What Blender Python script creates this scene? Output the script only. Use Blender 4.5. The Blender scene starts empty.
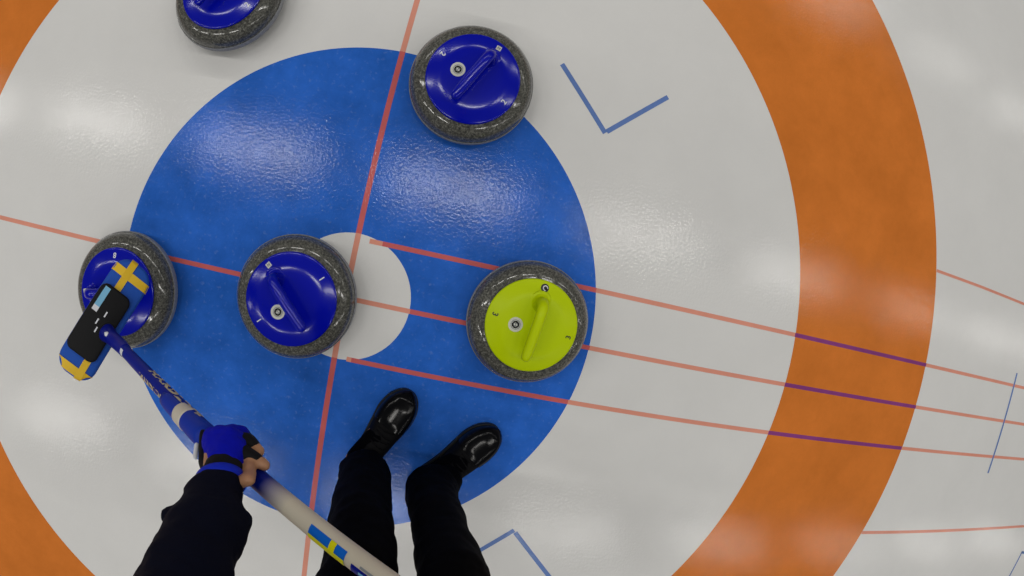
import bpy, bmesh, math, random
from mathutils import Vector, Matrix, noise
PI = math.pi
S = bpy.context.scene
C = S.collection

# ---------------------------------------------------------------- camera (wide action-camera fisheye lens)
cam = bpy.data.objects.new('camera', bpy.data.cameras.new('camera'))
C.objects.link(cam)
S.camera = cam
cd = cam.data
cd.type = 'PANO'
cd.panorama_type = 'FISHEYE_LENS_POLYNOMIAL'
cd.sensor_fit = 'HORIZONTAL'
cd.sensor_width = 36.0
cd.sensor_height = 36.0 * 576 / 1024
cd.fisheye_fov = math.radians(180)
cd.fisheye_polynomial_k0 = 0.0
cd.fisheye_polynomial_k1 = -0.046437228989776175
cd.fisheye_polynomial_k2 = 9.74483035622592e-05
cd.fisheye_polynomial_k3 = -1.2166900415422544e-05
cd.fisheye_polynomial_k4 = 3.3672669756801543e-07
cd.clip_start = 0.02
R = Matrix(((0.96642, -0.20712, -0.15208), (0.21882, 0.97363, 0.06453), (0.13471, -0.09564, 0.98626)))
CAM = Vector((0.16240777, 0.20344375, 1.47434674))
cam.matrix_world = Matrix.Translation(CAM) @ R.to_4x4()

# ---------------------------------------------------------------- light of the rink hall
S.view_settings.view_transform = 'Standard'
S.view_settings.look = 'None'
S.view_settings.exposure = 0.0
S.view_settings.gamma = 1.0
S.view_settings.use_curve_mapping = False
S.cycles.use_denoising = True
S.cycles.max_bounces = 8
W = bpy.data.worlds.new('hall')
S.world = W
W.use_nodes = True
W.node_tree.nodes['Background'].inputs[0].default_value = (0.92, 0.96, 1.0, 1)
W.node_tree.nodes['Background'].inputs[1].default_value = 0.085
for yy in (-3.9, 0.8, 5.8):
    for k in range(-3, 6):
        ld = bpy.data.lights.new('rink_lamp', 'AREA')
        ld.shape = 'RECTANGLE'
        ld.size = 1.8
        ld.size_y = 0.28
        ld.energy = 46 if k < 1 else (33 if k < 3 else 20)
        ld.color = (1.0, 0.975, 0.93)
        lo = bpy.data.objects.new('rink_lamp', ld)
        lo.location = (0.35 + 2.8 * k, yy, 7.0)
        C.objects.link(lo)

# ---------------------------------------------------------------- helpers
def lin(r, g, b):
    f = lambda c: (c / 12.92 if c <= 0.04045 else ((c + 0.055) / 1.055) ** 2.4)
    return (f(r / 255), f(g / 255), f(b / 255), 1)

def mat(name, col, rough=0.5, metal=0.0, spec=0.5, coat=0.0, vary=0.0, vscale=30.0, bump=0.0, bscale=200.0):
    m = bpy.data.materials.new(name)
    m.use_nodes = True
    nt = m.node_tree
    b = nt.nodes['Principled BSDF']
    b.inputs['Base Color'].default_value = col
    b.inputs['Roughness'].default_value = rough
    b.inputs['Metallic'].default_value = metal
    b.inputs['Specular IOR Level'].default_value = spec
    b.inputs['Coat Weight'].default_value = coat
    b.inputs['Coat Roughness'].default_value = 0.08
    tc = nt.nodes.new('ShaderNodeTexCoord')
    if vary:
        n = nt.nodes.new('ShaderNodeTexNoise')
        n.inputs['Scale'].default_value = vscale
        n.inputs['Detail'].default_value = 5
        nt.links.new(tc.outputs['Object'], n.inputs['Vector'])
        r = nt.nodes.new('ShaderNodeValToRGB')
        r.color_ramp.elements[0].position = 0.3
        r.color_ramp.elements[1].position = 0.7
        r.color_ramp.elements[0].color = tuple(c * (1 - vary) for c in col[:3]) + (1,)
        r.color_ramp.elements[1].color = tuple(min(1, c * (1 + vary)) for c in col[:3]) + (1,)
        nt.links.new(n.outputs['Fac'], r.inputs['Fac'])
        nt.links.new(r.outputs['Color'], b.inputs['Base Color'])
    if bump:
        n = nt.nodes.new('ShaderNodeTexNoise')
        n.inputs['Scale'].default_value = bscale
        n.inputs['Detail'].default_value = 3
        nt.links.new(tc.outputs['Object'], n.inputs['Vector'])
        bp = nt.nodes.new('ShaderNodeBump')
        bp.inputs['Strength'].default_value = bump
        bp.inputs['Distance'].default_value = 0.002
        nt.links.new(n.outputs['Fac'], bp.inputs['Height'])
        nt.links.new(bp.outputs['Normal'], b.inputs['Normal'])
    return m

def ice_mat(name, col, vary=0.04, flecks=0.0):
    """paint seen through pebbled ice: slightly mottled colour, semi-gloss, fine bumps"""
    m = bpy.data.materials.new(name)
    m.use_nodes = True
    nt = m.node_tree
    L = nt.links.new
    b = nt.nodes['Principled BSDF']
    b.inputs['Specular IOR Level'].default_value = 0.40
    b.inputs['IOR'].default_value = 1.31
    tc = nt.nodes.new('ShaderNodeTexCoord')
    n1 = nt.nodes.new('ShaderNodeTexNoise')
    n1.inputs['Scale'].default_value = 5
    n1.inputs['Detail'].default_value = 8
    n1.inputs['Roughness'].default_value = 0.7
    L(tc.outputs['Object'], n1.inputs['Vector'])
    r = nt.nodes.new('ShaderNodeValToRGB')
    r.color_ramp.elements[0].position = 0.3
    r.color_ramp.elements[1].position = 0.72
    r.color_ramp.elements[0].color = tuple(c * (1 - vary) for c in col[:3]) + (1,)
    r.color_ramp.elements[1].color = tuple(min(1, c * (1 + vary) + vary * 0.03) for c in col[:3]) + (1,)
    L(n1.outputs['Fac'], r.inputs['Fac'])
    out = r.outputs['Color']
    if flecks:
        v = nt.nodes.new('ShaderNodeTexNoise')
        v.inputs['Scale'].default_value = 85
        v.inputs['Detail'].default_value = 3
        L(tc.outputs['Object'], v.inputs['Vector'])
        r2 = nt.nodes.new('ShaderNodeValToRGB')
        r2.color_ramp.elements[0].position = 0.60
        r2.color_ramp.elements[1].position = 0.78
        r2.color_ramp.elements[0].color = (0, 0, 0, 1)
        r2.color_ramp.elements[1].color = (flecks, flecks, flecks, 1)
        L(v.outputs['Fac'], r2.inputs['Fac'])
        mx = nt.nodes.new('ShaderNodeMix')
        mx.data_type = 'RGBA'
        L(r2.outputs['Color'], mx.inputs[0])
        L(out, mx.inputs[6])
        mx.inputs[7].default_value = (0.35, 0.48, 0.75, 1)
        out = mx.outputs[2]
    L(out, b.inputs['Base Color'])
    n2 = nt.nodes.new('ShaderNodeTexNoise')
    n2.inputs['Scale'].default_value = 9
    n2.inputs['Detail'].default_value = 4
    L(tc.outputs['Object'], n2.inputs['Vector'])
    mr = nt.nodes.new('ShaderNodeMapRange')
    mr.inputs[3].default_value = 0.07
    mr.inputs[4].default_value = 0.15
    L(n2.outputs['Fac'], mr.inputs[0])
    L(mr.outputs[0], b.inputs['Roughness'])
    n3 = nt.nodes.new('ShaderNodeTexNoise')
    n3.inputs['Scale'].default_value = 135
    n3.inputs['Detail'].default_value = 2.5
    L(tc.outputs['Object'], n3.inputs['Vector'])
    bp = nt.nodes.new('ShaderNodeBump')
    bp.inputs['Strength'].default_value = 0.58
    bp.inputs['Distance'].default_value = 0.00055
    L(n3.outputs['Fac'], bp.inputs['Height'])
    L(bp.outputs['Normal'], b.inputs['Normal'])
    return m

def obj(name, bm, mats, parent=None, smooth=True):
    me = bpy.data.meshes.new(name)
    bmesh.ops.recalc_face_normals(bm, faces=bm.faces[:])
    bm.to_mesh(me)
    bm.free()
    return link(name, me, mats, parent, smooth)

def link(name, me, mats, parent=None, smooth=True):
    if not isinstance(mats, (list, tuple)):
        mats = [mats]
    for m in mats:
        me.materials.append(m)
    if smooth:
        for p in me.polygons:
            p.use_smooth = True
    o = bpy.data.objects.new(name, me)
    C.objects.link(o)
    if parent:
        o.parent = parent
    return o

def empty(name, loc=(0, 0, 0), rz=0.0):
    o = bpy.data.objects.new(name, None)
    C.objects.link(o)
    o.location = loc
    o.rotation_euler = (0, 0, rz)
    o.empty_display_size = 0.05
    return o

def tag(o, label, cat, group=None):
    o['label'] = label
    o['category'] = cat
    if group:
        o['group'] = group
    return o

def struct(name, bm, mats):
    me = bpy.data.meshes.new(name)
    bm.to_mesh(me)
    bm.free()
    o = link(name, me, mats, None, False)
    o['kind'] = 'structure'
    return o

def lathe(bm, prof, seg=96, mi=0, xf=None):
    rings = []
    xf = xf or Matrix()
    for r, z in prof:
        if r < 1e-5:
            rings.append([bm.verts.new(xf @ Vector((0, 0, z)))])
        else:
            rings.append([bm.verts.new(xf @ Vector((r * math.cos(2 * PI * k / seg), r * math.sin(2 * PI * k / seg), z))) for k in range(seg)])
    for a, b in zip(rings, rings[1:]):
        for k in range(seg):
            k2 = (k + 1) % seg
            if len(a) == 1 and len(b) == 1:
                continue
            if len(a) == 1:
                f = bm.faces.new((a[0], b[k], b[k2]))
            elif len(b) == 1:
                f = bm.faces.new((a[k], a[k2], b[0]))
            else:
                f = bm.faces.new((a[k], a[k2], b[k2], b[k]))
            f.material_index = mi

def spline(pts, n):
    """Catmull-Rom through points of any dimension"""
    P = [pts[0]] + list(pts) + [pts[-1]]
    out = []
    for i in range(1, len(P) - 2):
        for k in range(n):
            t = k / n
            out.append(tuple(0.5 * ((2 * b) + (c - a) * t + (2 * a - 5 * b + 4 * c - d) * t * t + (-a + 3 * b - 3 * c + d) * t ** 3)
                             for a, b, c, d in zip(P[i - 1], P[i], P[i + 1], P[i + 2])))
    out.append(tuple(pts[-1]))
    return out

def sweep(bm, pts, seg=20, side=None, cap=True, mi=0):
    """pts: (x,y,z,ra,rb); elliptical tube, ra along 'side', rb along the other"""
    rings = []
    V = [Vector(p[:3]) for p in pts]
    u = Vector(side) if side else None
    for i, p in enumerate(pts):
        t = (V[min(i + 1, len(V) - 1)] - V[max(i - 1, 0)]).normalized()
        if u is None:
            u = t.orthogonal()
        u = (u - t * u.dot(t)).normalized()
        w = t.cross(u)
        rings.append([bm.verts.new(V[i] + u * (p[3] * math.cos(2 * PI * k / seg)) + w * (p[4] * math.sin(2 * PI * k / seg))) for k in range(seg)])
    for a, b in zip(rings, rings[1:]):
        for k in range(seg):
            bm.faces.new((a[k], a[(k + 1) % seg], b[(k + 1) % seg], b[k])).material_index = mi
    if cap:
        for rg, fl in ((rings[0], True), (rings[-1], False)):
            bm.faces.new(rg[::-1] if fl else rg).material_index = mi

def text_mesh(s, size, bold=0.02):
    cu = bpy.data.curves.new('letters', 'FONT')
    cu.body = s
    cu.size = size
    cu.align_x = 'CENTER'
    cu.align_y = 'CENTER'
    cu.offset = size * bold
    cu.resolution_u = 3
    to = bpy.data.objects.new('letters', cu)
    C.objects.link(to)
    dg = bpy.context.evaluated_depsgraph_get()
    me = bpy.data.meshes.new_from_object(to.evaluated_get(dg))
    bpy.data.objects.remove(to)
    bpy.data.curves.remove(cu)
    me.materials.clear()
    return me

def capsule_union(chains, voxel, smooth=4, warp=None):
    """one continuous surface grown round chains of (point, radius): closed shapes joined by a voxel remesh"""
    bm = bmesh.new()
    def ball(p, r):
        bmesh.ops.create_icosphere(bm, subdivisions=2, radius=r, matrix=Matrix.Translation(p))
    for ch in chains:
        for (p, r) in ch:
            ball(Vector(p), r)
        for (p, r), (q, s) in zip(ch, ch[1:]):
            p, q = Vector(p), Vector(q)
            d = q - p
            if d.length < 1e-4:
                continue
            M = Matrix.Translation((p + q) / 2) @ d.to_track_quat('Z', 'Y').to_matrix().to_4x4()
            bmesh.ops.create_cone(bm, cap_ends=True, segments=20, radius1=r, radius2=s, depth=d.length, matrix=M)
    me = bpy.data.meshes.new('union')
    bm.to_mesh(me)
    bm.free()
    o = bpy.data.objects.new('union', me)
    C.objects.link(o)
    md = o.modifiers.new('r', 'REMESH')
    md.mode = 'VOXEL'
    md.voxel_size = voxel
    ms = o.modifiers.new('s', 'SMOOTH')
    ms.factor = 0.5
    ms.iterations = smooth
    dg = bpy.context.evaluated_depsgraph_get()
    out = bpy.data.meshes.new_from_object(o.evaluated_get(dg))
    bpy.data.objects.remove(o)
    bpy.data.meshes.remove(me)
    if warp:
        nrm = [v.normal.copy() for v in out.vertices]
        for v, n in zip(out.vertices, nrm):
            v.co = v.co + n * warp(v.co)
    out.materials.clear()
    return out

# ---------------------------------------------------------------- the ice and what is painted in it
WHITE = ice_mat('white_ice', (0.72, 0.715, 0.70, 1), 0.025)
BLUE = ice_mat('blue_ice_paint', (0.020, 0.128, 0.56, 1), 0.26, 0.18)
ORANGE = ice_mat('orange_ice_paint', (0.66, 0.190, 0.030, 1), 0.12)
LINE = ice_mat('red_line_paint', (0.74, 0.31, 0.225, 1), 0.08)
LINE_B = ice_mat('red_line_on_blue', (0.58, 0.125, 0.125, 1), 0.10)
LINE_O = ice_mat('violet_line_on_orange', (0.24, 0.05, 0.21, 1), 0.15)
MARK = ice_mat('blue_line_paint', (0.13, 0.22, 0.50, 1), 0.15)

bm = bmesh.new()
bmesh.ops.create_grid(bm, x_segments=1, y_segments=1, size=1)
for v in bm.verts:
    v.co = Vector((v.co.x * 12, v.co.y * 7, 0))
struct('floor', bm, WHITE)

RC = (0.0036, 0.003)
def ring(name, r0, r1, m, z):
    bm = bmesh.new()
    n = 256
    o = [bm.verts.new((RC[0] + r1 * math.cos(2 * PI * k / n), RC[1] + r1 * math.sin(2 * PI * k / n), z)) for k in range(n)]
    if r0:
        i = [bm.verts.new((RC[0] + r0 * math.cos(2 * PI * k / n), RC[1] + r0 * math.sin(2 * PI * k / n), z)) for k in range(n)]
        for k in range(n):
            bm.faces.new((i[k], o[k], o[(k + 1) % n], i[(k + 1) % n]))
    else:
        bm.faces.new(o)
    return struct(name, bm, m)
ring('orange_ring', 1.2209, 1.8146, ORANGE, 0.0002)
ring('blue_ring', 0.1545, 0.6106, BLUE, 0.0002)
ring('button', 0, 0.1545, WHITE, 0.0002)

def strip(name, paths, w, z, overlay=True):
    """painted line: cut where it crosses the rings, so that each stretch shows its own tone"""
    bm = bmesh.new()
    for path in paths:
        for (a, b) in zip(path, path[1:]):
            a, b = Vector(a + (z,)), Vector(b + (z,))
            d = (b - a)
            n = max(1, int(d.length / 0.004)) if overlay else 1
            side = Vector((-d.y, d.x, 0)).normalized() * w / 2
            prev = None
            for k in range(n + 1):
                p = a + d * (k / n)
                cur = (bm.verts.new(p - side), bm.verts.new(p + side))
                if prev:
                    f = bm.faces.new((prev[0], cur[0], cur[1], prev[1]))
                    if f.normal.z < 0:
                        f.normal_flip()
                    q = a + d * ((k - .5) / n)
                    rr = math.hypot(q.x - RC[0], q.y - RC[1])
                    if overlay:
                        f.material_index = 1 if 0.1545 < rr < 0.6106 else (2 if 1.2209 < rr < 1.8146 else 0)
                prev = cur
    return struct(name, bm, [LINE, LINE_B, LINE_O] if overlay else MARK)
strip('tee_line', [((0, -2.3), (0, 2.3))], 0.0138, 0.0004)
strip('center_line', [((-4.0, 0), (7, 0))], 0.0118, 0.0005)
strip('guide_line', [((0.03, 0.1455), (7, 0.1455))], 0.0118, 0.0005)
strip('guide_line', [((0.03, -0.147), (7, -0.147))], 0.0118, 0.0005)
strip('side_line', [((1.762, 0.458), (2.03, 0.461), (7, 0.466))], 0.010, 0.0005, True)
strip('side_line', [((1.758, -0.462), (7, -0.456))], 0.012, 0.0005, True)
strip('corner_mark', [((0.389, 0.679), (0.533, 0.534)), ((0.5365, 0.5385), (0.678, 0.675))], 0.0125, 0.0004, False)
strip('corner_mark', [((0.385, -0.679), (0.539, -0.527)), ((0.5435, -0.5335), (0.69, -0.681))], 0.0125, 0.0004, False)
strip('corner_mark', [((2.968, -0.735), (2.996, -0.592)), ((2.99, -0.596), (3.14, -0.62))], 0.012, 0.0004, False)
strip('cross_mark', [((2.416, 0.196), (2.416, -0.216))], 0.0105, 0.0006, False)

# ---------------------------------------------------------------- curling stones
def granite():
    m = bpy.data.materials.new('speckled_granite')
    m.use_nodes = True
    nt = m.node_tree
    L = nt.links.new
    b = nt.nodes['Principled BSDF']
    b.inputs['Roughness'].default_value = 0.10
    tc = nt.nodes.new('ShaderNodeTexCoord')
    n = nt.nodes.new('ShaderNodeTexNoise')
    n.inputs['Scale'].default_value = 210
    n.inputs['Detail'].default_value = 4
    n.inputs['Roughness'].default_value = 0.75
    L(tc.outputs['Object'], n.inputs['Vector'])
    r = nt.nodes.new('ShaderNodeValToRGB')
    cr = r.color_ramp
    cr.elements[0].position = 0.34
    cr.elements[0].color = (0.030, 0.032, 0.032, 1)
    cr.elements[1].position = 0.72
    cr.elements[1].color = (0.27, 0.27, 0.235, 1)
    e = cr.elements.new(0.5)
    e.color = (0.088, 0.086, 0.074, 1)
    L(n.outputs['Fac'], r.inputs['Fac'])
    L(r.outputs['Color'], b.inputs['Base Color'])
    return m
GRAN = granite()
BAND = mat('frosted_granite_band', (0.27, 0.275, 0.285, 1), 0.6, vary=0.25, vscale=160)
BASE = mat('polished_running_edge', (0.22, 0.22, 0.22, 1), 0.35)
BPL = mat('blue_handle_plastic', lin(0, 12, 165), 0.16, spec=0.42)
YPL = mat('lime_yellow_handle_plastic', lin(188, 210, 0), 0.34, spec=0.13)
WSTK = mat('white_sticker', (0.62, 0.62, 0.55, 1), 0.5)
GSTK = mat('grey_print', (0.24, 0.26, 0.28, 1), 0.5)
BLKP = mat('black_print', (0.012, 0.012, 0.012, 1), 0.5)
WPR = mat('white_print', (0.72, 0.74, 0.78, 1), 0.5)
CHR = mat('steel_screw', (0.5, 0.5, 0.5, 1), 0.25, metal=1)

def arc(r0, z0, r1, z1, bulge, n=8):
    out = []
    for k in range(n + 1):
        t = k / n
        nx, nz = (z1 - z0), -(r1 - r0)
        ln = math.hypot(nx, nz) or 1
        h = bulge * 4 * t * (1 - t)
        out.append((r0 + (r1 - r0) * t + nx / ln * h, z0 + (z1 - z0) * t + nz / ln * h))
    return out

BODY = ([(0, 0.004), (0.055, 0.004), (0.062, 0.0), (0.066, 0.0)] + arc(0.068, 0.002, 0.1425, 0.0455, 0.012, 12)
        + [(0.1435, 0.047), (0.1435, 0.069), (0.1425, 0.0705)] + arc(0.1425, 0.0705, 0.108, 0.1085, 0.0085, 12)
        + [(0.104, 0.1105), (0.097, 0.111), (0.0, 0.111)])
BANDP = [(0.1430, 0.0465), (0.1448, 0.0485)] + [(0.1450 + 0.0004 * math.sin(PI * k / 6), 0.050 + 0.016 * k / 6) for k in range(7)] + [(0.1448, 0.0675), (0.1430, 0.0695)]
PLATE = [(r_, z_) for r_, z_ in [(0.0, 0.112), (0.095, 0.112), (0.1052, 0.1122), (0.1070, 0.1136), (0.1070, 0.1152)]
         + spline([(0.1070, 0.1152), (0.1055, 0.1172), (0.1010, 0.1190), (0.0940, 0.1212), (0.0850, 0.1238), (0.0770, 0.1258), (0.0700, 0.1268), (0.0620, 0.1272)], 3)[1:] + [(0.045, 0.1272), (0.0, 0.1272)]]

def place_flat(o, x, y, z, rz):
    o.location = (x, y, z)
    o.rotation_euler = (0, 0, rz)

def dish_z(r):
    """height of the plate's upper face at radius r"""
    pr = [p for p in PLATE if p[1] >= 0.1156][::-1]
    for (ra, za), (rb, zb) in zip(pr, pr[1:]):
        if ra <= r <= rb:
            return za + (zb - za) * (r - ra) / (rb - ra + 1e-9)
    return 0.1272

def conform(me, x, y, rz, lift):
    """lay a flat decal onto the plate's curved top (positions in stone space)"""
    M = Matrix.Rotation(rz, 4, 'Z')
    for v in me.vertices:
        p = M @ v.co
        v.co = Vector((p.x + x, p.y + y, 0))
        v.co.z = dish_z(math.hypot(v.co.x, v.co.y)) + lift

def make_stone(rim_label, plastic, digit, dig_mat, letter, x, y, ang, label, dark_badge):
    """handle's riser stands at +X of the stone's own frame"""
    t = empty('curling_stone', (x, y, 0), ang)
    tag(t, label, 'curling stone', 'curling stones in the house')
    bm = bmesh.new()
    lathe(bm, BODY, 112)
    obj('granite_body', bm, GRAN, t)
    bm = bmesh.new()
    lathe(bm, BANDP, 112)
    obj('striking_band', bm, BAND, t)['label'] = 'paler frosted band round the widest part'
    bm = bmesh.new()
    lathe(bm, PLATE, 112)
    obj('handle_plate', bm, plastic, t)
    # gooseneck handle: foot, riser, bend, grip
    bm = bmesh.new()
    path = [(0.056, 0, 0.1245, 0.025, 0.028), (0.0555, 0, 0.1285, 0.0190, 0.021), (0.0555, 0, 0.1360, 0.0155, 0.0150), (0.0570, 0, 0.1480, 0.0140, 0.0128), (0.0575, 0, 0.1580, 0.0134, 0.0124),
            (0.0510, 0, 0.1685, 0.0130, 0.0120), (0.0380, 0, 0.1735, 0.0128, 0.0114), (0.0150, 0, 0.1740, 0.0126, 0.0110), (-0.0200, 0, 0.1720, 0.0124, 0.0106),
            (-0.0520, 0, 0.1690, 0.0120, 0.0100), (-0.0660, 0, 0.1674, 0.0110, 0.0092), (-0.0725, 0, 0.1667, 0.0082, 0.0070), (-0.0750, 0, 0.1664, 0.0030, 0.0026)]
    sweep(bm, spline(path, 6), 24, side=(0, 1, 0))
    obj('handle_grip', bm, plastic, t)
    # decals on the plate
    bm = bmesh.new()
    lathe(bm, [(0.0, 0), (0.0085, 0), (0.0168, 0)], 28)
    me = bpy.data.meshes.new('d'); bm.to_mesh(me); bm.free()
    conform(me, -0.008, 0.038, 0, 0.0004)
    lg = link('logo_sticker', me, WSTK, t)
    bm = bmesh.new()
    lathe(bm, [(0.0096, 0), (0.0114, 0)], 28)
    for (bx, by, w, h) in ((0, 0.0042, 0.009, 0.0014), (0, -0.0002, 0.012, 0.0014), (0, -0.0044, 0.008, 0.0014), (-0.0022, 0.002, 0.0012, 0.006), (0.0024, -0.002, 0.0012, 0.006)):
        vs = [bm.verts.new((bx + sx * w / 2, by + sy * h / 2, 0)) for sx, sy in ((-1, -1), (1, -1), (1, 1), (-1, 1))]
        bm.faces.new(vs)
    me = bpy.data.meshes.new('d'); bm.to_mesh(me); bm.free()
    conform(me, -0.008, 0.038, 0.3, 0.0007)
    link('logo_print', me, GSTK, lg)
    for sgn in (1, -1):
        me = text_mesh(digit, 0.018)
        conform(me, 0.0, sgn * 0.089, PI if sgn > 0 else 0, 0.0007)
        link('number', me, dig_mat, t, False)
    # badge behind the riser
    if dark_badge:
        bm = bmesh.new()
        lathe(bm, [(0, 0), (0.005, 0), (0.0095, 0)], 24)
        me = bpy.data.meshes.new('d'); bm.to_mesh(me); bm.free()
        conform(me, 0.0905, 0, 0, 0.0005)
        bd = link('round_badge', me, BLKP, t)
        me = text_mesh(letter, 0.0165)
        conform(me, 0.0905, 0, -2.2, 0.0010)
        link('badge_letter', me, WPR, bd, False)
    else:
        bm = bmesh.new()
        n = 3
        g = [[bm.verts.new((-0.006 + 0.012 * i / n, -0.006 + 0.012 * j / n, 0)) for j in range(n + 1)] for i in range(n + 1)]
        for i in range(n):
            for j in range(n):
                bm.faces.new((g[i][j], g[i + 1][j], g[i + 1][j + 1], g[i][j + 1]))
        me = bpy.data.meshes.new('d'); bm.to_mesh(me); bm.free()
        conform(me, 0.0915, 0, 0.2, 0.0005)
        bd = link('square_badge', me, WSTK, t)
        me = text_mesh(letter, 0.0105)
        conform(me, 0.0915, 0, -PI / 2, 0.0009)
        link('badge_letter', me, GSTK, bd, False)
    return t
D = math.radians
make_stone('', YPL, '3', BLKP, 'C', 0.4347, 0.0407, D(84), 'granite curling stone with a lime yellow handle, the only yellow one', True)
make_stone('', BPL, '1', WPR, 'M', -0.1105, -0.0142, D(134), 'blue handled curling stone overlapping the white button at the centre of the rings', False)
make_stone('', BPL, '2', WPR, 'M', 0.1817, 0.5560, D(64), 'blue handled curling stone on the blue edge right of the red tee line', False)
make_stone('', BPL, '8', WPR, 'R', -0.5582, -0.0935, D(190), 'blue handled curling stone partly hidden under the broom head', False)
make_stone('', BPL, '2', WPR, 'M', -0.4618, 0.6678, D(65), 'blue handled curling stone on white ice, cut off by the top of the picture', False)

# ---------------------------------------------------------------- the broom
SA = Vector((-0.3762, -0.1189, 0.4282))
SB = Vector((0.1746, -0.1608, 0.9003))
AX = (SB - SA).normalized()
SL = (SB - SA).length
GP = SA + (SB - SA) * 0.585          # where the left hand holds it
NN = (CAM - GP)
NN = (NN - AX * NN.dot(AX)).normalized()   # side of the shaft that is turned up to the face
FF = AX.cross(NN)
if FF.y < 0:
    FF = -FF                          # far side of the shaft
def sh(t, f=0.0, n=0.0):
    return SA + (SB - SA) * t + FF * f + NN * n

BROOM = empty('curling_broom', SA)
tag(BROOM, 'curling broom with blue and cream shaft and blue yellow cross flags on its head', 'broom')
def fix(o):
    """world-built mesh -> parent's frame"""
    o.matrix_parent_inverse = Matrix.Translation(-SA)
    return o

SH = bpy.data.materials.new('blue_to_cream_shaft_lacquer')
SH.use_nodes = True
nt = SH.node_tree
b = nt.nodes['Principled BSDF']
b.inputs['Roughness'].default_value = 0.4
b.inputs['Specular IOR Level'].default_value = 0.12
at = nt.nodes.new('ShaderNodeAttribute')
at.attribute_name = 'along'
rp = nt.nodes.new('ShaderNodeValToRGB')
cr = rp.color_ramp
cr.elements[0].position = 0.0
cr.elements[0].color = lin(0, 28, 140)
cr.elements[1].position = 0.535
cr.elements[1].color = lin(206, 198, 180)
e = cr.elements.new(0.485)
e.color = lin(0, 26, 128)
nt.links.new(at.outputs['Fac'], rp.inputs['Fac'])
nt.links.new(rp.outputs['Color'], b.inputs['Base Color'])

SR = 0.0142
def srad(t):
    return 0.0112 + (SR - 0.0112) * min(1.0, max(0.0, t) / 0.5)
T_END = 1.5
bm = bmesh.new()
lay = bm.verts.layers.float.new('along')
N = 90
rings = []
for k in range(N + 1):
    t = -0.01 + (T_END + 0.01) * k / N
    rg = []
    for j in range(32):
        a = 2 * PI * j / 32
        v = bm.verts.new(sh(t, srad(t) * math.sin(a), srad(t) * math.cos(a)))
        v[lay] = max(0, t / T_END)
        rg.append(v)
    rings.append(rg)
for a, c in zip(rings, rings[1:]):
    for j in range(32):
        bm.faces.new((a[j], a[(j + 1) % 32], c[(j + 1) % 32], c[j]))
bm.faces.new(rings[0])
bm.faces.new(rings[-1])
shaft = fix(obj('shaft', bm, SH, BROOM))

FB = mat('flag_blue', lin(0, 100, 205), 0.5, spec=0.2)
FY = mat('flag_yellow', lin(228, 186, 22), 0.55)
FY2 = mat('flag_lemon', lin(222, 218, 0), 0.5, spec=0.2)
GOLD = mat('gold_grey_lettering', lin(190, 176, 138), 0.5)
CREAM = mat('cream_band', lin(200, 192, 178), 0.5)
GRIPB = mat('blue_shaft_sleeve', lin(10, 48, 160), 0.5, spec=0.2)
DKB = mat('deep_blue_plastic', lin(3, 18, 135), 0.35, spec=0.25)
BLKC = mat('black_brush_housing', (0.006, 0.006, 0.007, 1), 0.6, spec=0.2, bump=0.2, bscale=300)
LBL = mat('pale_blue_label', lin(120, 185, 220), 0.45)

def shaft_patch(name, t0, t1, a0, a1, m, lift=0.0004, parent=None, nt_=6, na=8):
    bm = bmesh.new()
    g = []
    for i in range(nt_ + 1):
        row = []
        for j in range(na + 1):
            a = math.radians(a0 + (a1 - a0) * j / na)
            tt = t0 + (t1 - t0) * i / nt_
            row.append(bm.verts.new(sh(tt, (srad(tt) + lift) * math.sin(a), (srad(tt) + lift) * math.cos(a))))
        g.append(row)
    for i in range(nt_):
        for j in range(na):
            bm.faces.new((g[i][j], g[i + 1][j], g[i + 1][j + 1], g[i][j + 1]))
    o = obj(name, bm, m, parent or BROOM)
    if not parent:
        fix(o)
    return o
def under(o, p):
    o.parent = p                      # p already stands in world coordinates
    o.matrix_parent_inverse = Matrix()
    return o
fl = shaft_patch('shaft_flag', 0.868, 0.953, -110, 2, FB)
fl['label'] = 'blue flag sticker with a yellow cross'
under(shaft_patch('flag_cross', 0.868, 0.953, -80, -45, FY2, 0.0008), fl)
under(shaft_patch('flag_cross', 0.917, 0.930, -110, 2, FY2, 0.0009), fl)
shaft_patch('shaft_logo', 0.968, 1.04, -75, -30, DKB)
shaft_patch('shaft_logo', 0.985, 1.06, -26, -14, GSTK)
shaft_patch('shaft_logo', 0.985, 1.03, -58, -44, LBL, 0.0008)

def shaft_text(s, tc, ang, length, size, m, flip=1):
    me = text_mesh(s, 1.0, 0.075)
    xs = [v.co.x for v in me.vertices]
    ys = [v.co.y for v in me.vertices]
    w = max(xs) - min(xs)
    h = max(ys) - min(ys)
    for v in me.vertices:
        a = math.radians(ang) + flip * (v.co.y / h) * size / SR
        t = tc + flip * (v.co.x / w) * length
        v.co = sh(t, (srad(t) + 0.0007) * math.sin(a), (srad(t) + 0.0007) * math.cos(a))
    o = link('lettering', me, m, BROOM, False)
    return fix(o)
shaft_text('HARDLINE', 0.350, 50, 0.255, 0.0135, GOLD)
shaft_text('HARDLINE', 0.272, -62, 0.15, 0.0125, GOLD)
shaft_patch('shaft_mark', 0.505, 0.545, 10, 45, CREAM)
shaft_patch('shaft_mark', 0.055, 0.075, -75, -10, WPR)

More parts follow.
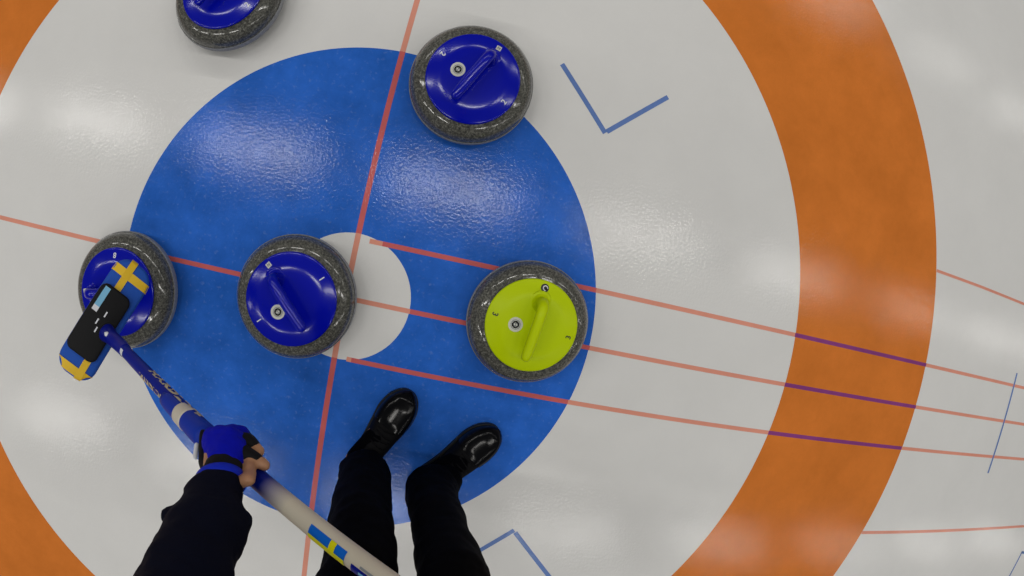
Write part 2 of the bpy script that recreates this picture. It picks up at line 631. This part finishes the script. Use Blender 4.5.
# thicker blue sleeve with a white band on the shaft, just below the hand
def sleeve(name, t0, t1, r0, r1, m, off, parent=None):
    bm = bmesh.new()
    rr = []
    for k in range(13):
        s = k / 12
        t = t0 + (t1 - t0) * s
        r = (r0 + (r1 - r0) * s) * (1 if 0 < k < 12 else 0.93)
        rr.append([bm.verts.new(sh(t, off + r * math.sin(2 * PI * j / 32), r * math.cos(2 * PI * j / 32))) for j in range(32)])
    for a, c in zip(rr, rr[1:]):
        for j in range(32):
            bm.faces.new((a[j], a[(j + 1) % 32], c[(j + 1) % 32], c[j]))
    bm.faces.new(rr[0])
    bm.faces.new(rr[-1])
    return fix(obj(name, bm, m, BROOM))
slv = sleeve('shaft_sleeve', 0.335, 0.53, 0.0150, 0.0205, GRIPB, -0.0055)
under(sleeve('sleeve_band', 0.407, 0.446, 0.0181, 0.0194, CREAM, -0.0055), slv)['label'] = 'cream band round the sleeve'

# head
Ha, Hb, Hc, Hd = Vector((-0.509, -0.1889, 0.4326)), Vector((-0.4544, -0.2112, 0.4078)), Vector((-0.3744, -0.0228, 0.3122)), Vector((-0.4512, 0.0087, 0.3449))
HC = (Ha + Hb + Hc + Hd) / 4
HL = ((Hd - Ha) + (Hc - Hb)).normalized()
HW = ((Hb - Ha) + (Hc - Hd))
HW = (HW - HL * HW.dot(HL)).normalized()
HN = HL.cross(HW)
if HN.dot(CAM - HC) < 0:
    HN = -HN
HM = Matrix.Translation(HC) @ Matrix((HL, HW, HN)).transposed().to_4x4()

def pillow(bm, lx, ly, z0, z1, rc, edge, mi=None, sx=0.0, sy=0.0):
    """rounded-rectangle slab: outline of corner radius rc, domed edges"""
    def outline(inset):
        out = []
        hx, hy, r = lx / 2 - inset, ly / 2 - inset, max(rc - inset, 0.002)
        for q, (cx, cy) in enumerate(((hx - r, hy - r), (-hx + r, hy - r), (-hx + r, -hy + r), (hx - r, -hy + r))):
            for k in range(10):
                a = PI / 2 * (q + k / 9)
                out.append((cx + r * math.cos(a) + sx, cy + r * math.sin(a) + sy))
        return out
    levels = [(edge, z0), (edge * 0.3, z0 + edge * 0.3), (0, z0 + edge), (0, z1 - edge), (edge * 0.3, z1 - edge * 0.3), (edge, z1)]
    rg = [[bm.verts.new(HM @ Vector((x, y, z))) for x, y in outline(i)] for i, z in levels]
    n = len(rg[0])
    for a, c in zip(rg, rg[1:]):
        for k in range(n):
            bm.faces.new((a[k], a[(k + 1) % n], c[(k + 1) % n], c[k]))
    bm.faces.new(rg[0][::-1])
    bm.faces.new(rg[-1])

HLEN = 0.264
bm = bmesh.new()
pillow(bm, HLEN, 0.088, -0.034, 0.0, 0.034, 0.007, sx=0.007)
padc = fix(obj('pad_cover', bm, mat('blue_pad_fabric', lin(8, 78, 178), 0.75, bump=0.3, bscale=400), BROOM))
bm = bmesh.new()
pillow(bm, 0.152, 0.074, -0.004, 0.013, 0.016, 0.004, sx=-0.005, sy=-0.006)
hous = fix(obj('brush_housing', bm, BLKC, BROOM))

def decal(name, x0, x1, y0, y1, z, m, parent, rot=0.0, thick=0.0009):
    bm = bmesh.new()
    cx, cy = (x0 + x1) / 2, (y0 + y1) / 2
    n = 6
    def pt(x, y, zz):
        dx, dy = x - cx, y - cy
        return HM @ Vector((cx + dx * math.cos(rot) - dy * math.sin(rot), cy + dx * math.sin(rot) + dy * math.cos(rot), zz))
    lo_, hi_ = [], []
    for (x, y) in ((x0, y0), (x1, y0), (x1, y1), (x0, y1)):
        lo_.append(bm.verts.new(pt(x, y, z)))
        hi_.append(bm.verts.new(pt(x, y, z + thick)))
    bm.faces.new(hi_)
    bm.faces.new(lo_[::-1])
    for k in range(4):
        bm.faces.new((lo_[k], lo_[(k + 1) % 4], hi_[(k + 1) % 4], hi_[k]))
    return obj(name, bm, m, parent, False)
def wrap_strip(name, rows, m):
    """cloth stripe hugging the rounded pad: rows of (left point, right point) in the head's frame"""
    bm = bmesh.new()
    prev = None
    for (a, d) in rows:
        cur = (bm.verts.new(HM @ Vector(a)), bm.verts.new(HM @ Vector(d)))
        if prev:
            bm.faces.new((prev[0], prev[1], cur[1], cur[0]))
        prev = cur
    return obj(name, bm, m, padc)
E2 = 0.0012
def pad_half(x):
    d = abs(x - 0.007) - (HLEN / 2 - 0.034)
    return 0.044 if d <= 0 else 0.010 + math.sqrt(max(0.034 ** 2 - d * d, 1e-6))
def over(edge, sg):
    return [(edge + sg * E2, -0.026), (edge + sg * E2, -0.007), (edge - sg * 0.002, -0.0018), (edge - sg * 0.007, E2)]
for sx, xc, xin, yal in ((1, 0.108, 0.072, -0.010), (-1, -0.113, -0.070, 0.016)):
    w = 0.0088
    rows = []
    for sg in (-1, 1):
        ea, eb = over(sg * pad_half(xc - w), sg), over(sg * pad_half(xc + w), sg)
        rr_ = [((xc - w, p[0], p[1]), (xc + w, q[0], q[1])) for p, q in zip(ea, eb)]
        rows += rr_ if sg < 0 else rr_[::-1]
    wrap_strip('flag_stripe', rows, FY)
    xe = 0.007 + sx * HLEN / 2
    w = 0.0078
    up = 0.0007
    wrap_strip('flag_stripe', [((xin, yal - w, E2 + up), (xin, yal + w, E2 + up))] + [((p + sx * up, yal - w, z + up), (p + sx * up - (sx * .002 if sx < 0 else 0), yal + w, z + up)) for p, z in over(xe, sx)[::-1]], FY)
decal('head_label', 0.021, 0.064, -0.034, -0.021, 0.013, LBL, hous)['label'] = 'pale blue and white label strip'
decal('head_label', 0.010, 0.021, -0.034, -0.021, 0.013, WPR, hous)
for (x, y) in ((-0.004, -0.010), (0.017, -0.002), (-0.019, -0.003)):
    decal('white_mark', x - 0.006, x + 0.006, y - 0.0016, y + 0.0016, 0.013, WPR, hous)

# yoke that joins head and shaft
bm = bmesh.new()
Y0 = HM @ Vector((-0.011, 0.019, 0.012))
Y1 = SA + AX * 0.012
mid_ = (Y0 + Y1) / 2 + HN * 0.010
pts = [(*Y0, 0.0190, 0.0150), (*(Y0.lerp(mid_, 0.5)), 0.0165, 0.0150), (*mid_, 0.0150, 0.0148), (*Y1, 0.0142, 0.0142), (*(Y1 + AX * 0.030), 0.0128, 0.0128)]
sweep(bm, spline(pts, 6), 24, side=HL)
yk = fix(obj('swivel_joint', bm, DKB, BROOM))
bm = bmesh.new()
lathe(bm, [(0, -0.022), (0.005, -0.0175), (0.005, 0.0175), (0, 0.0175)], 16, xf=Matrix.Translation(mid_) @ HW.to_track_quat('Z', 'Y').to_matrix().to_4x4())
under(fix(obj('pivot_pin', bm, WPR, BROOM)), yk)

# ---------------------------------------------------------------- the player
def V(*a):
    return Vector(a)
SKIN = mat('skin', lin(172, 126, 94), 0.5, spec=0.4, vary=0.08, vscale=60)
NAVY = mat('dark_navy_jacket_fabric', lin(5, 8, 26), 0.8, spec=0.1, bump=0.3, bscale=700)
BLKT = mat('black_trouser_fabric', lin(2, 2, 5), 0.85, spec=0.06, bump=0.3, bscale=700)
GLV = mat('royal_blue_glove_fabric', lin(3, 14, 175), 0.7, spec=0.12, bump=0.25, bscale=600)
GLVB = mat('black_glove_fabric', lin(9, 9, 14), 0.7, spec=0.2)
SHOE = mat('black_shoe_leather', (0.003, 0.003, 0.004, 1), 0.15, spec=0.2)
SHOEM = mat('black_shoe_mesh', (0.003, 0.003, 0.004, 1), 0.7, spec=0.12)
SOLE = mat('dark_rubber_sole', (0.012, 0.012, 0.013, 1), 0.5, spec=0.3)
HAIR = mat('dark_blond_hair', lin(96, 72, 44), 0.6, vary=0.3, vscale=180)

g0 = 0.585                                    # hand position along shaft, metres offsets below
def hp(a, f, n):
    return GP + AX * a + FF * f + NN * n
WR = V(-0.0306, -0.1547, 0.7972)
WR0 = V(-0.0326, -0.1672, 0.8236)
ELB = V(-0.022, -0.292, 1.060)
SHL = V(-0.035, -0.235, 1.315)
SHR = V(0.335, -0.235, 1.315)
fingers = {
    'pinky': [(hp(0.008, 0.000, 0.032), .0105), (hp(0.004, 0.026, 0.012), .0090), (hp(0.004, 0.025, -0.013), .0083), (hp(0.008, 0.005, -0.024), .0075)],
    'ring': [(hp(0.020, 0.009, 0.034), .0110), (hp(0.018, 0.032, 0.012), .0095), (hp(0.018, 0.028, -0.014), .0086), (hp(0.020, 0.006, -0.025), .0078)],
    'middle': [(hp(0.034, 0.014, 0.034), .0110), (hp(0.044, 0.030, 0.020), .0092), (hp(0.051, 0.0300, 0.013), .0088), (hp(0.0600, 0.0290, 0.0080), .0086)],
    'index': [(hp(0.047, 0.009, 0.032), .0110), (hp(0.066, 0.0155, 0.0225), .0090), (hp(0.076, 0.0180, 0.016), .0088), (hp(0.0865, 0.0195, 0.0110), .0086)],
}
thumb = [(V(-0.0190, -0.1500, 0.7840), .0095), (hp(0.110, -0.008, 0.039), .0080), (hp(0.094, -0.001, 0.028), .0082), (hp(0.080, 0.006, 0.0240), .0080)]
palm = [[(WR, .024), (fingers[k][0][0], .014)] for k in ('pinky', 'ring', 'middle', 'index')]
# right hand, out of the picture, closes on the upper end of the shaft
RG = SA + (SB - SA) * 1.32
def rp_(a, f, n):
    return RG + AX * a + FF * f + NN * n
RW = rp_(0.035, -0.050, 0.075)
ELBR = V(0.445, -0.335, 1.090)
rf = []
for k, a in enumerate((-0.030, -0.010, 0.010, 0.030)):
    rf.append([(rp_(a, 0.012, 0.036), .0108), (rp_(a, 0.031, 0.012), .0094), (rp_(a, 0.027, -0.014), .0085), (rp_(a, 0.005, -0.025), .0078)])
rth = [(RW, .014), (rp_(-0.036, -0.020, 0.040), .0115), (rp_(-0.048, -0.024, 0.004), .0100), (rp_(-0.050, -0.006, -0.024), .0085)]
rpalm = [[(RW, .025), (c[0][0], .014)] for c in rf]

PEL = V(0.222, -0.435, 0.905)
CHE = V(0.160, -0.330, 1.210)
NEK = V(0.150, -0.180, 1.375)
HEAD = V(0.155, 0.040, 1.545)
LA, LK, LH = V(0.119, -0.385, 0.075), V(0.148, -0.352, 0.480), V(0.135, -0.425, 0.890)
RA, RK, RH = V(0.300, -0.400, 0.075), V(0.297, -0.345, 0.470), V(0.305, -0.425, 0.890)
FD = V(0, 0.78, -0.62).normalized()             # the face looks down at the stones
FU = V(0, 0.62, 0.78).normalized()
FR = V(1, 0, 0)
def hd(r, u, f):
    return HEAD + FR * r + FU * u + FD * f
body = [
    [(PEL, .092), (V(.19, -.385, 1.06), .095), (CHE, .100), (V(.15, -.265, 1.30), .080), (NEK, .056), (hd(0, -.075, -.02), .054)],
    [(SHL, .052), (ELB, .041), (WR0, .030), (WR, .027)], [(SHR, .052), (ELBR, .041), (RW, .027)],
    [(SHL, .050), (CHE, .085), (SHR, .050)], [(LH, .072), (PEL, .085), (RH, .072)],
    [(LH, .076), (V(.157, -.360, .62), .050), (LK, .046), (LA, .036), (V(.100, -.385, .048), .030), (V(.145, -.300, .042), .026), (V(.180, -.235, .033), .014)],
    [(RH, .076), (V(.305, -.333, .62), .046), (RK, .043), (RA, .036), (V(.292, -.395, .048), .030), (V(.355, -.328, .042), .026), (V(.405, -.275, .033), .014)],
    [(hd(0, .035, -.018), .083), (hd(0, .005, .008), .074), (hd(0, -.055, .030), .050), (hd(0, -.085, .052), .028)],
    [(hd(0, .010, .082), .010), (hd(0, -.022, .098), .014)], [(hd(-.02, .028, .072), .016), (hd(.02, .028, .072), .016)],
    [(hd(-.018, -.058, .074), .009), (hd(.018, -.058, .074), .009)],
    [(hd(-.078, .012, -.012), .016), (hd(-.080, -.016, -.006), .012)], [(hd(.078, .012, -.012), .016), (hd(.080, -.016, -.006), .012)],
] + palm + list(fingers.values()) + [thumb] + rf + [rth] + rpalm
person = link('person', capsule_union(body, 0.0036, 3), SKIN)
tag(person, 'person in black trousers and dark navy jacket gripping the broom with a blue glove', 'person')

def wrinkle(scale, amp, seed, stretch=(1, 1, 1)):
    def f(p):
        q = V(p.x * stretch[0], p.y * stretch[1], p.z * stretch[2]) * scale + V(seed, seed * 2, seed * 3)
        return amp * (noise.noise(q) + 0.5 * noise.noise(q * 2.1))
    return f
# jacket: torso, both sleeves with a bunched fold
jac = [
    [(V(.215, -.43, .94), .130), (V(.19, -.39, 1.06), .122), (CHE, .130), (V(.152, -.275, 1.30), .105), (V(.150, -.20, 1.355), .078), (V(.151, -.135, 1.410), .070)],
    [(SHL, .068), (V(-.030, -.265, 1.19), .062), (ELB, .060), (V(-.0285, -.240, .985), .056), (V(-.0291, -.2088, .9249), .0525), (V(-.0303, -.1921, .8814), .0480), (V(-.0260, -.1776, .8459), .0480), (V(-.0326, -.1672, .8236), .0405), (V(-.0300, -.156, .8040), .0335)],
    [(V(-.008, -.176, .838), .024), (V(.0075, -.1745, .822), .0150)],
    [(V(-.030, -.180, .850), .040), (V(-.0730, -.1810, .8570), .0150)],
    [(SHR, .068), (ELBR, .058), (RW.lerp(ELBR, 0.2), .042)],
    [(SHL, .068), (CHE, .115), (SHR, .068)],
]
jk = link('jacket', capsule_union(jac, 0.005, 3, wrinkle(22, .0045, 3.1, (1, 1, 1.4))), NAVY, person)
tro = [
    [(LH, .098), (PEL, .108), (RH, .098)],
    [(V(.135, -.42, .86), .092), (V(.157, -.360, .62), .0635), (LK, .0625), (V(.141, -.358, .40), .061), (V(.136, -.367, .28), .062), (V(.129, -.372, .170), .0600), (V(.128, -.374, .140), .0590)],
    [(V(.088, -.374, .128), .0235), (V(.112, -.375, .14), .045)],
    [(V(.305, -.42, .86), .092), (V(.309, -.332, .62), .0605), (RK, .0555), (V(.292, -.350, .38), .0545), (V(.288, -.366, .28), .056), (V(.288, -.388, .155), .0620), (V(.290, -.392, .105), .0610)],
    [(V(.262, -.378, .12), .034), (V(.29, -.39, .13), .05)],
    [(V(.325, -.372, .09), .040), (V(.30, -.39, .12), .05)],
]
link('trousers', capsule_union(tro, 0.005, 3, wrinkle(20, .0045, 7.7, (1, 1, .8))), BLKT, person)

SOCK = mat('black_sock', lin(2, 2, 5), 0.9, spec=0.05)
link('sock', capsule_union([[(LA, .038), (V(.108, -.378, .055), .036), (V(.140, -.318, .050), .0330), (V(.150, -.298, .042), .024)]], 0.004, 2), SOCK, person)
link('sock', capsule_union([[(RA, .046), (V(.296, -.392, .055), .040), (V(.346, -.340, .050), .0330), (V(.360, -.322, .042), .024)]], 0.004, 2), SOCK, person)

# left glove: blue back of the hand, wrist strap, black finger sleeves that leave the tips bare
blob = [[(V(-.0345, -.1330, .7645), .0260), (fingers[k][0][0] + NN * 0.002, .0185)] for k in ('pinky', 'ring', 'middle', 'index')]
blob += [[(fingers['pinky'][0][0], .0155), (fingers['pinky'][1][0], .0125)], [(fingers['ring'][0][0], .0155), (fingers['ring'][1][0], .0125)], [(fingers['middle'][0][0], .0155), (fingers['middle'][0][0].lerp(fingers['middle'][1][0], .6), .0125)],
         [(hp(.010, -.003, .035), .0170), (hp(.030, .013, .037), .0175), (hp(.044, .009, .036), .0170)]]
crease_shade_side = [[(WR, .0272), (V(-.0325, -.1400, .7760), .0276)], [(V(-.0850, -.1232, .7139), .006), (V(-.079, -.1367, .7292), .0065), (V(-.0680, -.1454, .7588), .0065), (V(-.052, -.146, .779), .010)]]  # first chain: black added as wrist crease shade; second: the glove's side panel
glove = link('glove', capsule_union(blob, 0.0024, 4, wrinkle(70, .0012, 1.3)), GLV, person)
glove['label'] = 'royal blue fingerless glove'
fs = []
for k in ('pinky', 'ring'):
    c = fingers[k]
    fs.append([(c[1][0], .0115), (c[2][0], .0105)])
for k in ('middle', 'index'):
    c = fingers[k]
    fs.append([(c[0][0].lerp(c[1][0], .55), .0120), (c[1][0], .0108), (c[2][0], .0098)])
fs += crease_shade_side
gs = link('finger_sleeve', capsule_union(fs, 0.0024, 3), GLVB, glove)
gs['label'] = 'black finger openings of the glove with added wrist crease shade'
bm = bmesh.new()
wd = (WR - hp(0, .01, .036)).normalized()
wc = V(-.0328, -.1490, .7885)
uu = wd.orthogonal().normalized()
vv = wd.cross(uu)
rr = []
for (off, r) in ((-.006, .0305), (-.004, .0328), (.002, .0332), (.007, .0325), (.008, .030)):
    rr.append([bm.verts.new(wc + wd * off + uu * (r * math.cos(2 * PI * j / 40)) + vv * (r * math.sin(2 * PI * j / 40))) for j in range(40)])
for a, c in zip(rr, rr[1:]):
    for j in range(40):
        bm.faces.new((a[j], a[(j + 1) % 40], c[(j + 1) % 40], c[j]))
obj('wrist_strap', bm, mat('blue_glove_strap', lin(14, 40, 185), 0.6, spec=0.15), glove)
link('glove_stripe', capsule_union([[(V(-.0895, -.1376, .7265), .0035), (V(-.084, -.148, .7450), .0035)]], 0.0012, 2), WPR, glove)
blobr = [[(RW, .029), (c[0][0] + NN * .002, .0185)] for c in rf] + [[(c[0][0], .0155), (c[1][0], .0125), (c[2][0], .0115)] for c in rf]
link('glove', capsule_union(blobr, 0.003, 4), GLV, person)
# hair
link('hair', capsule_union([[(hd(0, .050, -.030), .088), (hd(0, .000, -.052), .066), (hd(0, -.04, -.052), .05)], [(hd(-.045, .06, .02), .045), (hd(.045, .06, .02), .045)]], 0.005, 2, wrinkle(60, .003, 4.4)), HAIR, person)

# shoes
def make_shoe(heel, toe, half):
    h, t = V(*heel, 0), V(*toe, 0)
    d = (t - h)
    ln = d.length
    d.normalize()
    sd = V(-d.y, d.x, 0)
    # outline half widths along the length (inner and outer differ slightly)
    prof = [(0.00, .010, .010), (0.015, .024, .024), (0.06, .033, .034), (0.2, .036, .036), (0.4, .036, .038), (0.6, .043, .046), (0.74, .048, .050), (0.86, .043, .045), (0.94, .031, .033), (0.985, .017, .018), (1.0, .006, .006)]
    prof = spline(prof, 4)
    k_ = half / 0.049
    def top(s):
        hs = [(0, .062), (.1, .088), (.3, .100), (.42, .095), (.55, .078), (.7, .060), (.85, .050), (.95, .040), (1, .022)]
        for (a, x), (b_, y) in zip(hs, hs[1:]):
            if a <= s <= b_:
                return x + (y - x) * (s - a) / (b_ - a)
        return .022
    def loft(name, z0f, z1f, grow, m, parent, dome):
        bm = bmesh.new()
        rows = []
        for (s, wl, wr) in prof:
            c = h + d * (ln * min(1, max(0, s)))
            wl, wr = max(wl, .004) * k_ + grow, max(wr, .004) * k_ + grow
            z0, z1 = z0f(s), z1f(s)
            row = []
            m_ = 16
            for j in range(m_ + 1):
                a = PI * j / m_
                x = math.cos(a)
                if dome:
                    zz = z0 + (z1 - z0) * (math.sin(a) ** 0.62)
                    x = math.copysign(abs(x) ** 0.75, x)
                else:
                    zz = z1 if 0 < j < m_ else z0
                    x = math.copysign(min(1, abs(x) * 1.08), x) if 0 < j < m_ else x
                row.append(bm.verts.new(c + sd * (x * (wl if x > 0 else wr)) + V(0, 0, zz)))
            rows.append(row)
        for a, b_ in zip(rows, rows[1:]):
            for j in range(len(a) - 1):
                bm.faces.new((a[j], a[j + 1], b_[j + 1], b_[j]))
            bm.faces.new((a[-1], a[0], b_[0], b_[-1]))
        bm.faces.new(rows[0])
        bm.faces.new(rows[-1])
        bmesh.ops.remove_doubles(bm, verts=bm.verts[:], dist=1e-5)
        return obj(name, bm, m, parent)
    r = loft('shoe', lambda s: .012, top, -.002, SHOEM, person, True)
    loft('sole', lambda s: 0.0008, lambda s: .017 + .006 * max(0, s - .85), .0022, SOLE, r, False)
    # glossy toe cap: a slightly proud second skin over the front
    keep = prof
    bm = bmesh.new()
    rows = []
    for i in range(17):
        s = 0.66 + 0.345 * i / 16
        s = min(s, 1.0)
        k = min(range(len(keep)), key=lambda q: abs(keep[q][0] - s))
        a_, b_ = (keep[k], keep[k + 1]) if keep[k][0] <= s and k + 1 < len(keep) else (keep[k - 1], keep[k])
        f = (s - a_[0]) / (b_[0] - a_[0] + 1e-9)
        wl, wr = max(a_[1] + (b_[1] - a_[1]) * f, .004) * k_, max(a_[2] + (b_[2] - a_[2]) * f, .004) * k_
        c = h + d * (ln * s + (.0012 if s > .98 else 0))
        z1 = top(s) + .0016
        row = []
        for j in range(21):
            a = PI * j / 20
            x = math.copysign(abs(math.cos(a)) ** .75, math.cos(a))
            row.append(bm.verts.new(c + sd * (x * ((wl if x > 0 else wr) - .0004)) + V(0, 0, .016 + (z1 - .016) * math.sin(a) ** .62)))
        rows.append(row)
    for a, b_ in zip(rows, rows[1:]):
        for j in range(20):
            bm.faces.new((a[j], a[j + 1], b_[j + 1], b_[j]))
    obj('toe_cap', bm, SHOE, r)['label'] = 'glossy black toe cap'
    # laces
    for q in range(4):
        s = 0.50 + 0.045 * q
        bm = bmesh.new()
        c = h + d * (ln * s)
        pts = []
        for j in range(9):
            a = PI * (0.30 + 0.40 * j / 8)
            x = math.cos(a)
            pts.append((*(c + sd * (x * .038 * k_) + V(0, 0, .012 + (top(s) - .012) * math.sin(a) ** .62 + .002) + d * (.004 * (-1) ** q * x)), .0028, .0018))
        sweep(bm, pts, 8)
        obj('lace', bm, SHOEM, r)
    return r
make_shoe((0.088, -0.452), (0.2010, -0.191), 0.0455)
make_shoe((0.250, -0.452), (0.4330, -0.2450), 0.0465)
